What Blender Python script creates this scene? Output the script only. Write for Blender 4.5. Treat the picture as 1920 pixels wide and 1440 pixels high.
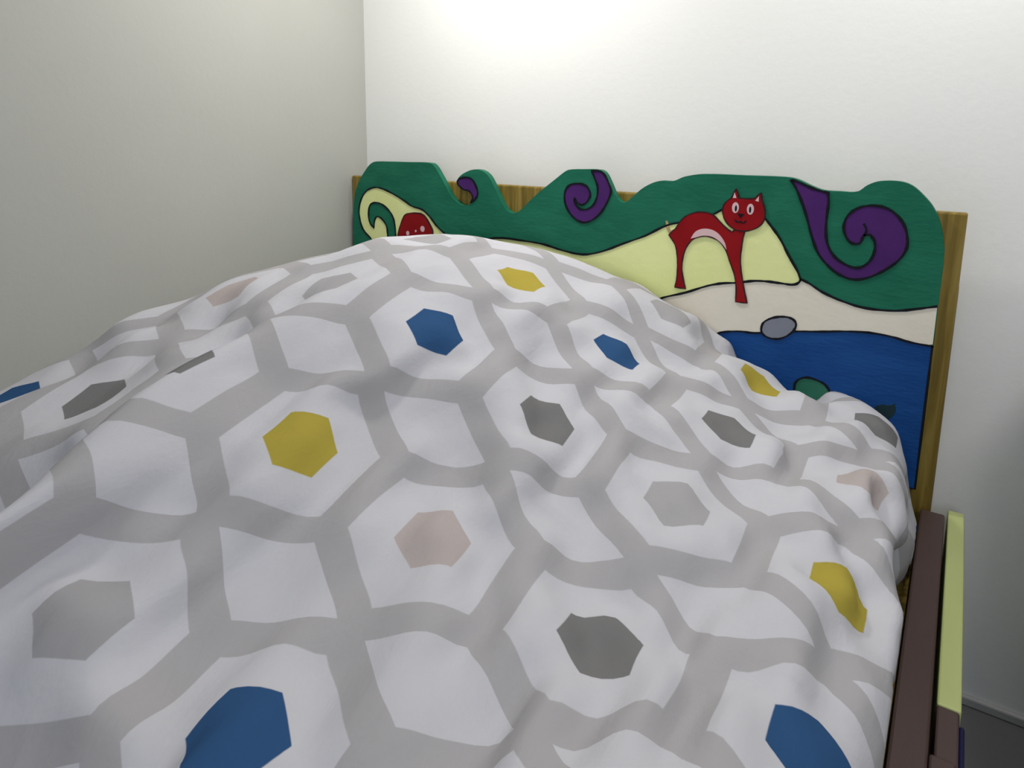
import bpy, bmesh, math, random
import numpy as np
from mathutils import Matrix, Vector
from mathutils.geometry import delaunay_2d_cdt

for o in list(bpy.data.objects):
    bpy.data.objects.remove(o, do_unlink=True)
scene = bpy.context.scene
COL = scene.collection

# ---------------------------------------------------------------- camera
cam_data = bpy.data.cameras.new('camera')
cam = bpy.data.objects.new('camera', cam_data)
COL.objects.link(cam)
RIGHT = Vector((0.8346992, 0.5505797, 0.0118031))
DOWN = Vector((0.1049307, -0.1379658, -0.9848629))
FWD = Vector((-0.5406171, 0.8233028, -0.1729326))
cam.matrix_world = Matrix(((RIGHT.x, -DOWN.x, -FWD.x, 1.70751),
                           (RIGHT.y, -DOWN.y, -FWD.y, -1.68916),
                           (RIGHT.z, -DOWN.z, -FWD.z, 1.25),
                           (0, 0, 0, 1)))
cam_data.sensor_width = 36.0
cam_data.lens = 24.056
cam_data.shift_x = -0.001
cam_data.shift_y = -0.1276
cam_data.clip_start = 0.01
scene.camera = cam

# ---------------------------------------------------------------- light and exposure
world = bpy.data.worlds.new('world')
scene.world = world
world.use_nodes = True
world.node_tree.nodes['Background'].inputs['Color'].default_value = (0.8, 0.88, 1.0, 1)
world.node_tree.nodes['Background'].inputs['Strength'].default_value = 0.12

def area_light(name, loc, target, size, power, color, shape='DISK', size_y=None):
    d = bpy.data.lights.new(name, 'AREA')
    d.shape = shape
    d.size = size
    if size_y:
        d.size_y = size_y
    d.energy = power
    d.color = color
    o = bpy.data.objects.new(name, d)
    COL.objects.link(o)
    o.location = loc
    o.rotation_euler = (Vector(target) - Vector(loc)).to_track_quat('-Z', 'Y').to_euler()
    return o

area_light('spot_over_headboard', (0.62, -0.42, 2.14), (0.62, -0.36, 0.0), 0.16, 8.4, (1.0, 0.965, 0.89))
area_light('fill_by_post', (1.75, -0.38, 2.25), (1.75, -0.33, 0.0), 0.2, 6.2, (1.0, 0.97, 0.93))  # unseen fill, added to brighten the wall and the upper quilt
area_light('fill_behind_cabinet_side', (2.6, -2.2, 2.2), (1.2, -0.1, 1.0), 0.5, 8.6, (1.0, 0.97, 0.93))  # fill added from the right rear to lift the headboard, no visible source
area_light('window_daylight', (2.2, -3.35, 1.55), (1.1, -0.5, 0.9), 1.5, 10.7, (0.78, 0.88, 1.0), 'RECTANGLE', 1.2)

vs = scene.view_settings
vs.view_transform = 'Standard'
vs.look = 'None'
vs.exposure = 0.2
vs.gamma = 1.0
vs.use_curve_mapping = False

# ---------------------------------------------------------------- materials
def mat(name, color, rough=0.6, spec=0.3):
    m = bpy.data.materials.new(name)
    m.use_nodes = True
    b = m.node_tree.nodes['Principled BSDF']
    b.inputs['Base Color'].default_value = (*color, 1)
    b.inputs['Roughness'].default_value = rough
    b.inputs['Specular IOR Level'].default_value = spec
    return m

def N(nt, kind, **props):
    n = nt.nodes.new(kind)
    for k, v in props.items():
        setattr(n, k, v)
    return n

def mottled(name, c1, c2, scale=6.0, rough=0.55, bump=0.0, stretch=(1, 1, 1), detail=4.0, spec=0.3, bump_scale=None):
    """two close paint tones mixed by noise, with an optional surface bump"""
    m = mat(name, c1, rough, spec)
    nt = m.node_tree
    b = nt.nodes['Principled BSDF']
    tc = N(nt, 'ShaderNodeTexCoord')
    mp = N(nt, 'ShaderNodeMapping')
    mp.inputs['Scale'].default_value = stretch
    nz = N(nt, 'ShaderNodeTexNoise')
    nz.inputs['Scale'].default_value = scale
    nz.inputs['Detail'].default_value = detail
    rp = N(nt, 'ShaderNodeValToRGB')
    rp.color_ramp.elements[0].position = 0.35
    rp.color_ramp.elements[1].position = 0.65
    rp.color_ramp.elements[0].color = (*c1, 1)
    rp.color_ramp.elements[1].color = (*c2, 1)
    L = nt.links.new
    L(tc.outputs['Object'], mp.inputs['Vector'])
    L(mp.outputs['Vector'], nz.inputs['Vector'])
    L(nz.outputs['Fac'], rp.inputs['Fac'])
    L(rp.outputs['Color'], b.inputs['Base Color'])
    if bump:
        nb = nz
        if bump_scale:
            nb = N(nt, 'ShaderNodeTexNoise')
            nb.inputs['Scale'].default_value = bump_scale
            nb.inputs['Detail'].default_value = 3.0
            L(mp.outputs['Vector'], nb.inputs['Vector'])
        bp = N(nt, 'ShaderNodeBump')
        bp.inputs['Strength'].default_value = bump
        bp.inputs['Distance'].default_value = 0.01
        L(nb.outputs['Fac'], bp.inputs['Height'])
        L(bp.outputs['Normal'], b.inputs['Normal'])
    return m

M = {
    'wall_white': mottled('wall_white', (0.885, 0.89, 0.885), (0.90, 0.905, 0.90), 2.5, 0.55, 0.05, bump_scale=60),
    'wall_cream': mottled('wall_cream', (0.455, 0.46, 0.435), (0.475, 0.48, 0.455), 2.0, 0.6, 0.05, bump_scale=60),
    'ceiling': mat('ceiling_white', (0.8, 0.8, 0.78), 0.8),
    'floor': mottled('floor_grey', (0.14, 0.143, 0.147), (0.17, 0.17, 0.175), 5.0, 0.5, 0.05),
    'skirting': mat('skirting_grey', (0.45, 0.45, 0.45), 0.6),
    'green': mottled('paint_green', (0.013, 0.135, 0.082), (0.018, 0.165, 0.10), 9.0, 0.5, 0.10, (1, 1, 2.5), bump_scale=45, spec=0.10),
    'lime': mottled('paint_lime', (0.80, 0.86, 0.38), (0.83, 0.88, 0.43), 8.0, 0.45, 0.08, bump_scale=45, spec=0.10),
    'sand': mottled('paint_sand', (0.81, 0.76, 0.66), (0.85, 0.80, 0.70), 6.0, 0.5, 0.08, bump_scale=45, spec=0.10),
    'water': mottled('paint_blue', (0.010, 0.062, 0.245), (0.013, 0.078, 0.285), 7.0, 0.5, 0.10, (1, 1, 3), bump_scale=45, spec=0.10),
    'purple': mottled('paint_purple', (0.062, 0.018, 0.125), (0.078, 0.022, 0.15), 10.0, 0.45, 0.08, bump_scale=45, spec=0.10),
    'red': mottled('paint_red', (0.245, 0.006, 0.010), (0.29, 0.009, 0.013), 12.0, 0.42, 0.06, bump_scale=45, spec=0.10),
    'pink': mat('paint_pink', (0.72, 0.50, 0.53), 0.5),
    'black': mat('paint_black', (0.008, 0.010, 0.014), 0.5, 0.12),
    'dark_red': mat('paint_dark_red', (0.035, 0.006, 0.008), 0.45),
    'lime_edge': mottled('paint_lime_shaded', (0.52, 0.58, 0.23), (0.58, 0.64, 0.28), 7.0, 0.5, 0.08, (1, 0.4, 1), bump_scale=40),  # same lime as the hill, darkened: the side board's shade is in the colour
    'rock': mottled('paint_slate', (0.21, 0.225, 0.285), (0.24, 0.26, 0.32), 12.0, 0.5, 0.05),
    'tan': mat('paint_tan', (0.45, 0.33, 0.18), 0.5),
    'bump': mottled('paint_leaf', (0.02, 0.15, 0.09), (0.03, 0.18, 0.11), 9.0, 0.45),
    'weed': mat('paint_dark_teal', (0.010, 0.035, 0.045), 0.5),
    'brown': mottled('paint_brown', (0.075, 0.046, 0.041), (0.09, 0.056, 0.050), 6.0, 0.45, 0.08, (1, 0.3, 1), bump_scale=40),
    'navy': mat('paint_navy', (0.012, 0.014, 0.06), 0.45),
    'mattress': mottled('mattress_ticking', (0.7, 0.7, 0.68), (0.75, 0.75, 0.73), 20.0, 0.8),
    'cabinet': mottled('cabinet_grey', (0.10, 0.10, 0.10), (0.12, 0.12, 0.12), 6.0, 0.5),
    'lens': mat('lamp_diffuser', (0.9, 0.88, 0.84), 0.4),
}

def wood_material():
    m = mat('olive_wood', (0.22, 0.14, 0.045), 0.5, 0.25)
    nt = m.node_tree
    b = nt.nodes['Principled BSDF']
    L = nt.links.new
    tc = N(nt, 'ShaderNodeTexCoord')
    mp = N(nt, 'ShaderNodeMapping')
    mp.inputs['Scale'].default_value = (34, 34, 1.6)
    nz = N(nt, 'ShaderNodeTexNoise')
    nz.inputs['Scale'].default_value = 2.2
    nz.inputs['Detail'].default_value = 5
    nz.inputs['Distortion'].default_value = 0.6
    rp = N(nt, 'ShaderNodeValToRGB')
    e = rp.color_ramp.elements
    e[0].position, e[0].color = 0.32, (0.13, 0.092, 0.017, 1)
    e[1].position, e[1].color = 0.68, (0.32, 0.23, 0.060, 1)
    k = e.new(0.5)
    k.color = (0.23, 0.155, 0.030, 1)
    L(tc.outputs['Object'], mp.inputs['Vector'])
    L(mp.outputs['Vector'], nz.inputs['Vector'])
    L(nz.outputs['Fac'], rp.inputs['Fac'])
    L(rp.outputs['Color'], b.inputs['Base Color'])
    return m
M['wood'] = wood_material()

def quilt_material():
    """hexagon and diamond print laid out in the cloth's own UV: one unit is one repeat"""
    m = mat('hexagon_print_cotton', (0.8, 0.8, 0.82), 0.9, 0.04)
    nt = m.node_tree
    b = nt.nodes['Principled BSDF']
    L = nt.links.new
    b.inputs['Sheen Weight'].default_value = 0.0
    uv = N(nt, 'ShaderNodeUVMap', uv_map='cloth')
    sp = N(nt, 'ShaderNodeSeparateXYZ')
    L(uv.outputs['UV'], sp.inputs['Vector'])

    def mth(op, a, c=None):
        n = N(nt, 'ShaderNodeMath', operation=op)
        for s, v in zip(n.inputs, (a, c)):
            if v is None:
                continue
            if isinstance(v, (int, float)):
                s.default_value = v
            else:
                L(v, s)
        return n.outputs[0]
    U, V = sp.outputs['X'], sp.outputs['Y']

    def tri(x, off):      # distance to the nearest integer (after an offset)
        f = mth('FRACT', mth('ADD', x, 50.5 + off))
        return mth('ABSOLUTE', mth('SUBTRACT', f, 0.5))
    du, dv = tri(U, 0), tri(V, 0)
    hexd = mth('MAXIMUM', dv, mth('ADD', du, mth('MULTIPLY', dv, 0.5)))
    ru, rv = tri(U, 0.5), tri(V, 0.5)
    rho = mth('ADD', mth('MULTIPLY', ru, 2.0), rv)

    def below(x, edge):
        n = N(nt, 'ShaderNodeMapRange', interpolation_type='SMOOTHSTEP')
        n.inputs['From Min'].default_value = edge - 0.004
        n.inputs['From Max'].default_value = edge + 0.004
        n.inputs['To Min'].default_value = 1.0
        n.inputs['To Max'].default_value = 0.0
        L(x, n.inputs['Value'])
        return n.outputs['Result']
    white = mth('MAXIMUM', below(hexd, 0.40), below(rho, 0.40))
    dot = below(hexd, 0.19)
    at = N(nt, 'ShaderNodeAttribute', attribute_name='print')

    def mix(fac, c1, c2):
        n = N(nt, 'ShaderNodeMix', data_type='RGBA')
        L(fac, n.inputs[0])
        for s, v in ((n.inputs[6], c1), (n.inputs[7], c2)):
            if isinstance(v, tuple):
                s.default_value = (*v, 1)
            else:
                L(v, s)
        return n.outputs[2]
    base = mix(white, (0.382, 0.374, 0.394), (0.532, 0.532, 0.580))
    L(mix(dot, base, at.outputs['Color']), b.inputs['Base Color'])
    # crumpled cotton
    mp = N(nt, 'ShaderNodeMapping')
    mp.inputs['Scale'].default_value = (1.0, 1.6, 1.0)
    L(uv.outputs['UV'], mp.inputs['Vector'])
    n1 = N(nt, 'ShaderNodeTexNoise')
    n1.inputs['Scale'].default_value = 3.2
    n1.inputs['Detail'].default_value = 4
    n1.inputs['Roughness'].default_value = 0.55
    n1.inputs['Distortion'].default_value = 0.25
    L(mp.outputs['Vector'], n1.inputs['Vector'])
    bp = N(nt, 'ShaderNodeBump')
    bp.inputs['Strength'].default_value = 0.16
    bp.inputs['Distance'].default_value = 0.02
    L(n1.outputs['Fac'], bp.inputs['Height'])
    L(bp.outputs['Normal'], b.inputs['Normal'])
    return m
M['quilt'] = quilt_material()

# ---------------------------------------------------------------- builders
def link(name, bm, mats, parent=None, smooth=False):
    me = bpy.data.meshes.new(name)
    bmesh.ops.recalc_face_normals(bm, faces=bm.faces)
    bm.to_mesh(me)
    bm.free()
    if not isinstance(mats, (list, tuple)):
        mats = [mats]
    for m in mats:
        me.materials.append(m)
    for p in me.polygons:
        p.use_smooth = smooth
    o = bpy.data.objects.new(name, me)
    COL.objects.link(o)
    if parent:
        o.parent = parent
    return o

def box(bm, x0, x1, y0, y1, z0, z1, mi=0):
    v = [bm.verts.new(p) for p in ((x0, y0, z0), (x1, y0, z0), (x1, y1, z0), (x0, y1, z0),
                                   (x0, y0, z1), (x1, y0, z1), (x1, y1, z1), (x0, y1, z1))]
    fs = []
    for q in ((0, 3, 2, 1), (4, 5, 6, 7), (0, 1, 5, 4), (1, 2, 6, 5), (2, 3, 7, 6), (3, 0, 4, 7)):
        f = bm.faces.new([v[i] for i in q])
        f.material_index = mi
        fs.append(f)
    return fs

def bevel(o, w=0.003, seg=2):
    b = o.modifiers.new('bevel', 'BEVEL')
    b.width = w
    b.segments = seg
    b.limit_method = 'ANGLE'
    return o

def structure(name, bm, m):
    o = link(name, bm, m)
    o['kind'] = 'structure'
    return o

def tag(o, label, cat, group=None):
    o['label'] = label
    o['category'] = cat
    if group:
        o['group'] = group
    return o

def smooth_line(pts, closed, n=4):
    """Catmull-Rom through the points, keeping sharp corners sharp"""
    P = [np.array(p, float) for p in pts]
    out = []
    k = len(P)
    def get(i):
        return P[i % k] if closed else P[max(0, min(k - 1, i))]
    def sharp(i):
        a, b_, c = get(i - 1), get(i), get(i + 1)
        d1, d2 = b_ - a, c - b_
        l1, l2 = np.linalg.norm(d1), np.linalg.norm(d2)
        if l1 < 1e-9 or l2 < 1e-9:
            return True
        return d1.dot(d2) / (l1 * l2) < 0.35
    for i in range(k if closed else k - 1):
        p1, p2 = get(i), get(i + 1)
        L_ = np.linalg.norm(p2 - p1)
        def tang(j):
            if sharp(j):
                return (p2 - p1)
            a, c = get(j - 1), get(j + 1)
            t = (c - a)
            nt_ = np.linalg.norm(t)
            return t / nt_ * L_ if nt_ > 1e-9 else p2 - p1
        t1, t2 = tang(i), tang(i + 1)
        for s in range(n):
            t = s / n
            h00, h10 = 2*t**3 - 3*t**2 + 1, t**3 - 2*t**2 + t
            h01, h11 = -2*t**3 + 3*t**2, t**3 - t**2
            out.append(h00*p1 + h10*t1 + h01*p2 + h11*t2)
    if not closed:
        out.append(P[-1])
    return out

def slab(bm, pts, y_front, y_back, mi=0, side_mi=None):
    """flat cut-out in the board's plane (x, z), facing -y"""
    f_ = [bm.verts.new((p[0], y_front, p[1])) for p in pts]
    b_ = [bm.verts.new((p[0], y_back, p[1])) for p in pts]
    n = len(pts)
    co, _, tris, _, _, _ = delaunay_2d_cdt([Vector((p[0], p[1])) for p in pts],
                                           [(i, (i + 1) % n) for i in range(n)], [], 1, 1e-7)
    if len(co) == n:
        for tr in tris:
            bm.faces.new([f_[i] for i in tr]).material_index = mi
            bm.faces.new([b_[i] for i in reversed(tr)]).material_index = mi
    else:
        ff = [bm.verts.new((c.x, y_front, c.y)) for c in co]
        for tr in tris:
            bm.faces.new([ff[i] for i in tr]).material_index = mi
    for i in range(n):
        q = bm.faces.new((f_[i], b_[i], b_[(i+1) % n], f_[(i+1) % n]))
        q.material_index = mi if side_mi is None else side_mi

def stroke(bm, pts, y_front, y_back, width, closed, mi):
    """painted line with a rounded brush width"""
    P = [np.array(p, float) for p in pts]
    n = len(P)
    Ls, Rs = [], []
    for i in range(n):
        a = P[(i-1) % n] if closed or i else P[i]
        c = P[(i+1) % n] if closed or i < n-1 else P[i]
        d = c - a
        l = np.linalg.norm(d)
        d = d / l if l > 1e-9 else np.array((1.0, 0.0))
        nrm = np.array((-d[1], d[0]))
        w = width * (0.5 + 0.10 * math.sin(i * 0.9) + 0.06 * math.sin(i * 2.3 + 1))
        Ls.append(P[i] + nrm * w)
        Rs.append(P[i] - nrm * w)
    def V_(p, y):
        return bm.verts.new((p[0], y, p[1]))
    lf = [V_(p, y_front) for p in Ls]
    rf = [V_(p, y_front) for p in Rs]
    lb = [V_(p, y_back) for p in Ls]
    rb = [V_(p, y_back) for p in Rs]
    for i in range(n if closed else n - 1):
        j = (i + 1) % n
        for q in ((lf[i], lf[j], rf[j], rf[i]), (lf[i], lb[i], lb[j], lf[j]), (rf[i], rf[j], rb[j], rb[i])):
            try:
                bm.faces.new(q).material_index = mi
            except ValueError:
                pass

def ellipse(cx, cz, rx, rz, n=20):
    return [(cx + rx * math.cos(2*math.pi*i/n), cz + rz * math.sin(2*math.pi*i/n)) for i in range(n)]

# ---------------------------------------------------------------- the room
RX, RY, RH = 3.3, -3.6, 2.45
bm = bmesh.new(); box(bm, -0.1, RX + 0.1, 0.0, 0.1, 0.0, RH); structure('wall_back', bm, M['wall_white'])
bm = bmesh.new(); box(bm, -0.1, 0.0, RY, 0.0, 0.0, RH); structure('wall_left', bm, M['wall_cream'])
bm = bmesh.new(); box(bm, RX, RX + 0.1, RY, 0.0, 0.0, RH); structure('wall_right', bm, M['wall_cream'])
bm = bmesh.new(); box(bm, -0.1, RX + 0.1, RY - 0.1, RY, 0.0, RH); structure('wall_front', bm, M['wall_cream'])
bm = bmesh.new(); box(bm, -0.1, RX + 0.1, RY - 0.1, 0.1, -0.1, 0.0); structure('floor', bm, M['floor'])
bm = bmesh.new(); box(bm, -0.1, RX + 0.1, RY - 0.1, 0.1, RH, RH + 0.1); structure('ceiling', bm, M['ceiling'])
bm = bmesh.new(); box(bm, 0.0, RX, -0.012, 0.0, 0.0, 0.022); bevel(structure('baseboard_back', bm, M['skirting']), 0.004)

# ---------------------------------------------------------------- bedside cabinet just past the edge of the view
cab = bpy.data.objects.new('bedside_cabinet', None)
COL.objects.link(cab)
cab.location = (2.2, -0.26, 0)
tag(cab, 'grey bedside cabinet against the white wall beyond the bed', 'cabinet')
def cab_part(name, m, *b):
    bm = bmesh.new()
    box(bm, b[0] - 2.2, b[1] - 2.2, b[2] + 0.26, b[3] + 0.26, b[4], b[5])
    return bevel(link(name, bm, m, cab), 0.004)
cab_part('body', M['cabinet'], 1.96, 2.44, -0.49, -0.014, 0.05, 0.87)
cab_part('top', M['cabinet'], 1.948, 2.45, -0.51, -0.014, 0.871, 0.895)
cab_part('plinth', M['cabinet'], 1.98, 2.42, -0.47, -0.02, 0.0, 0.049)
for z0, z1 in ((0.07, 0.44), (0.46, 0.85)):
    d_ = cab_part('drawer', M['cabinet'], 1.97, 2.43, -0.508, -0.491, z0, z1)
    bm = bmesh.new()
    box(bm, -0.06, 0.06, -0.268, -0.249, (z0 + z1) / 2 - 0.008, (z0 + z1) / 2 + 0.008)
    bevel(link('handle', bm, M['skirting'], d_), 0.003)

# ---------------------------------------------------------------- the bed
ART = {"outline_top": [[0.0248, 0.8838], [0.0281, 0.9647], [0.0331, 1.027], [0.0524, 1.0806], [0.0954, 1.1341], [0.1245, 1.1538], [0.1711, 1.157], [0.2608, 1.1582], [0.3466, 1.1594], [0.3716, 1.1539], [0.4, 1.1202], [0.4162, 1.0972], [0.4402, 1.0637], [0.4642, 1.0462], [0.4899, 1.0391], [0.5113, 1.0462], [0.5229, 1.0655], [0.5074, 1.0832], [0.4899, 1.0854], [0.4722, 1.0938], [0.4624, 1.1073], [0.4683, 1.1201], [0.4899, 1.1349], [0.5208, 1.1454], [0.5492, 1.1442], [0.5736, 1.1308], [0.5942, 1.1016], [0.6129, 1.071], [0.6351, 1.0393], [0.6604, 1.0291], [0.6851, 1.0398], [0.7194, 1.0716], [0.7512, 1.0982], [0.792, 1.1289], [0.8223, 1.1514], [0.8365, 1.1575], [0.8633, 1.1593], [0.9233, 1.1602], [0.9387, 1.152], [0.953, 1.129], [0.9659, 1.1046], [0.9814, 1.0853], [0.9963, 1.0808], [1.0145, 1.0941], [1.0391, 1.1167], [1.0649, 1.1325], [1.0893, 1.1402], [1.1203, 1.141], [1.1487, 1.1531], [1.1908, 1.1606], [1.2891, 1.1617], [1.3755, 1.162], [1.4002, 1.1584], [1.4295, 1.146], [1.4547, 1.1376], [1.4883, 1.1366], [1.5208, 1.1379], [1.5395, 1.1528], [1.5603, 1.1615], [1.5977, 1.1627], [1.62, 1.1552], [1.6423, 1.1357], [1.6595, 1.1155], [1.6734, 1.0888], [1.6816, 1.0618]],
    "yellow_swirl": [[0.1128, 0.8659], [0.1138, 0.8978], [0.0714, 0.9345], [0.056, 0.9828], [0.0624, 1.0218], [0.0869, 1.0564], [0.1219, 1.0721], [0.1571, 1.0722], [0.2065, 1.0581], [0.2552, 1.0385], [0.2867, 1.0236], [0.3277, 1.016], [0.3572, 0.9969], [0.3822, 0.9728], [0.409, 0.954], [0.4518, 0.9304], [0.4394, 0.8902], [0.3424, 0.8396], [0.2081, 0.8151], [0.1333, 0.8327]],
    "green_hook": [[0.1827, 0.8208], [0.1827, 0.9079], [0.181, 0.9337], [0.1769, 0.954], [0.1565, 0.9747], [0.1367, 0.9801], [0.1256, 0.9671], [0.1217, 0.9415], [0.1038, 0.9584], [0.0987, 0.9859], [0.1057, 1.0142], [0.1251, 1.0242], [0.1556, 1.0227], [0.1853, 1.0068], [0.2054, 0.9853], [0.2138, 0.9571], [0.2173, 0.9112], [0.2175, 0.8249]],
    "yellow_hill": [[0.6029, 0.9542], [0.7059, 0.9549], [0.7664, 0.9511], [0.8201, 0.9412], [0.8832, 0.9363], [0.9358, 0.949], [0.9964, 0.976], [1.0559, 1.0021], [1.1126, 1.0336], [1.1755, 1.0504], [1.2218, 1.0679], [1.2495, 1.0837], [1.2915, 1.0915], [1.328, 1.0783], [1.3556, 1.0502], [1.3745, 1.0266], [1.3954, 0.9913], [1.4253, 0.9393], [1.4152, 0.9258], [1.3857, 0.9244], [1.3567, 0.9248], [1.3261, 0.9222], [1.2868, 0.9126], [1.2548, 0.9072], [1.2198, 0.8964], [1.166, 0.8721], [1.1098, 0.8514], [0.9773, 0.7866], [0.7336, 0.7015], [0.5077, 0.7616], [0.4474, 0.8519], [0.5271, 0.9282]],
    "sand": [[0.7342, 0.6703], [0.9774, 0.7838], [1.1098, 0.8514], [1.166, 0.8721], [1.2198, 0.8964], [1.2548, 0.9072], [1.2868, 0.9126], [1.3261, 0.9222], [1.3567, 0.9248], [1.3857, 0.9244], [1.4152, 0.9258], [1.4253, 0.9393], [1.4436, 0.932], [1.4733, 0.9156], [1.516, 0.9009], [1.5601, 0.8932], [1.6136, 0.8959], [1.653, 0.9059], [1.687, 0.9165], [1.687, 0.8364], [1.6697, 0.8324], [1.6447, 0.8345], [1.613, 0.84], [1.5709, 0.8414], [1.5248, 0.8364], [1.4806, 0.8281], [1.4314, 0.8202], [1.3942, 0.8126], [1.3348, 0.7997], [1.3032, 0.7981], [1.2674, 0.7906], [1.2475, 0.7819], [1.1282, 0.6859], [0.9085, 0.5203], [0.5485, 0.4347]],
    "water": [[0.5486, 0.4176], [0.909, 0.505], [1.129, 0.6721], [1.2475, 0.7819], [1.2674, 0.7906], [1.3032, 0.7981], [1.3348, 0.7997], [1.3942, 0.8126], [1.4314, 0.8202], [1.4806, 0.8281], [1.5248, 0.8364], [1.5709, 0.8414], [1.613, 0.84], [1.6447, 0.8345], [1.687, 0.8324], [1.687, 0.8337], [1.687, 0.7493], [1.687, 0.5185], [1.6116, 0.5185], [1.2124, 0.5185], [0.5492, 0.2788]],
    "rock": [[1.3507, 0.8127], [1.3555, 0.8294], [1.3768, 0.8436], [1.403, 0.849], [1.4193, 0.8442], [1.4247, 0.8327], [1.417, 0.8153], [1.3954, 0.7977], [1.3734, 0.7938], [1.3552, 0.8007]],
    "bump": [[1.4323, 0.6935], [1.4391, 0.7077], [1.4554, 0.7169], [1.479, 0.715], [1.4985, 0.7056], [1.5118, 0.6762], [1.4983, 0.6416], [1.437, 0.6331]],
    "weed": [[1.5957, 0.6813], [1.6102, 0.6895], [1.6232, 0.6902], [1.6325, 0.6972], [1.636, 0.6813], [1.6296, 0.6654], [1.6187, 0.653], [1.6003, 0.6544]],
    "purple_small": [[0.4663, 1.1013], [0.4663, 1.1122], [0.484, 1.1208], [0.5151, 1.1191], [0.5324, 1.0984], [0.5382, 1.0757], [0.5267, 1.058], [0.5132, 1.0486], [0.5209, 1.0654], [0.5074, 1.0832], [0.4899, 1.0854], [0.4742, 1.0939]],
    "purple_mid": [[0.9021, 1.1573], [0.925, 1.1569], [0.9372, 1.1506], [0.95, 1.1295], [0.9583, 1.1083], [0.9462, 1.0735], [0.9232, 1.0415], [0.8898, 1.0221], [0.8596, 1.0282], [0.8315, 1.0573], [0.824, 1.0909], [0.8346, 1.1141], [0.863, 1.1225], [0.8881, 1.1168], [0.8996, 1.0981], [0.8941, 1.0798], [0.8789, 1.0676], [0.8646, 1.0709], [0.8539, 1.0842], [0.8551, 1.0717], [0.8746, 1.0554], [0.9039, 1.0637], [0.9184, 1.0868], [0.9204, 1.1171], [0.9104, 1.1399]],
    "purple_big": [[1.3882, 1.1567], [1.4005, 1.1538], [1.4287, 1.1425], [1.4528, 1.1352], [1.4657, 1.1331], [1.4685, 1.1116], [1.4678, 1.0886], [1.468, 1.0551], [1.474, 1.0219], [1.4899, 0.9968], [1.5153, 0.981], [1.5382, 0.9779], [1.557, 0.9933], [1.5649, 1.0163], [1.5629, 1.0375], [1.5538, 1.0502], [1.5421, 1.0468], [1.5355, 1.0303], [1.5192, 1.0299], [1.5065, 1.0458], [1.5024, 1.0689], [1.5117, 1.0918], [1.5336, 1.1074], [1.5621, 1.111], [1.5881, 1.1029], [1.6115, 1.0784], [1.622, 1.0476], [1.6207, 1.0221], [1.6042, 0.9947], [1.5695, 0.9657], [1.5414, 0.953], [1.5177, 0.9534], [1.4893, 0.9669], [1.4589, 0.9974], [1.4418, 1.0341], [1.4232, 1.0888], [1.4019, 1.1364]],
    "spiral_line": [[1.5421, 1.0468], [1.5461, 1.0585], [1.5398, 1.0726]],
    "cat_body": [[1.1179, 1.0104], [1.1268, 1.0204], [1.1345, 1.0276], [1.1393, 1.0371], [1.1529, 1.0551], [1.1745, 1.0676], [1.1962, 1.0717], [1.2206, 1.0678], [1.2391, 1.0529], [1.2562, 1.0381], [1.269, 1.0304], [1.2771, 1.0374], [1.2999, 1.0394], [1.297, 1.0305], [1.2939, 1.0053], [1.2924, 0.974], [1.2957, 0.9429], [1.3027, 0.9122], [1.3143, 0.8681], [1.2886, 0.8675], [1.2873, 0.9038], [1.2803, 0.9347], [1.2672, 0.9649], [1.2569, 0.9891], [1.2422, 1.0053], [1.224, 1.0137], [1.2035, 1.015], [1.1845, 1.0088], [1.172, 0.9985], [1.1624, 0.982], [1.1558, 0.9577], [1.1546, 0.9312], [1.1597, 0.9053], [1.1668, 0.8823], [1.1398, 0.8826], [1.1438, 0.9073], [1.1436, 0.9365], [1.1404, 0.9692], [1.1339, 0.9896]],
    "cat_head": [[1.2455, 1.0884], [1.2533, 1.1013], [1.2637, 1.1105], [1.2678, 1.1218], [1.2721, 1.13], [1.2763, 1.1211], [1.2794, 1.1103], [1.2963, 1.1095], [1.315, 1.1119], [1.3216, 1.1189], [1.3281, 1.1247], [1.3294, 1.1157], [1.3318, 1.1063], [1.3391, 1.0851], [1.3384, 1.0633], [1.3245, 1.0452], [1.2978, 1.0355], [1.2734, 1.0383], [1.2539, 1.0541], [1.246, 1.071]],
    "ear_l": [[1.2662, 1.1095], [1.2696, 1.1225], [1.2746, 1.11]],
    "ear_r": [[1.3166, 1.1065], [1.324, 1.1172], [1.3243, 1.1046]],
    "belly": [[1.1728, 1.0064], [1.1836, 1.0241], [1.2024, 1.0328], [1.2241, 1.0315], [1.2411, 1.0217], [1.2547, 1.004], [1.2595, 0.9881], [1.246, 1.0032], [1.2252, 1.0151], [1.2034, 1.0163], [1.1844, 1.01]],
    "tail": [[1.1073, 1.0437], [1.1121, 1.0428], [1.1167, 1.0313], [1.1214, 1.0212], [1.1318, 1.0274], [1.1381, 1.0357], [1.1385, 1.028], [1.127, 1.0165], [1.1192, 1.0105], [1.1118, 1.023]],
    "ep": [[1.2737, 1.0878], [1.3074, 1.0865], [1.275, 1.0861], [1.3069, 1.0852], [1.2869, 1.0716], [1.2889, 1.0606]],
    "head_left": [[0.2266, 0.9207], [0.2388, 0.9609], [0.2551, 0.9908], [0.2731, 1.0005], [0.3189, 1.0039], [0.3381, 0.9971], [0.359, 0.9725], [0.3694, 0.9537], [0.3626, 0.9168], [0.3323, 0.8888], [0.273, 0.8792], [0.2328, 0.8922]],
    "dots": [[0.3303, 0.9569], [0.2697, 0.9382], [0.3028, 0.9478]]}
YF = -0.097            # front face of the painted board
bed = bpy.data.objects.new('bed', None)
COL.objects.link(bed)
bed.location = (0.86, -1.05, 0)
tag(bed, 'wooden bed with painted headboard of green waves, a red cat and blue water', 'bed')
bpy.context.view_layer.update()
OFF = Matrix.Translation((-0.86, 1.05, 0))
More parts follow.
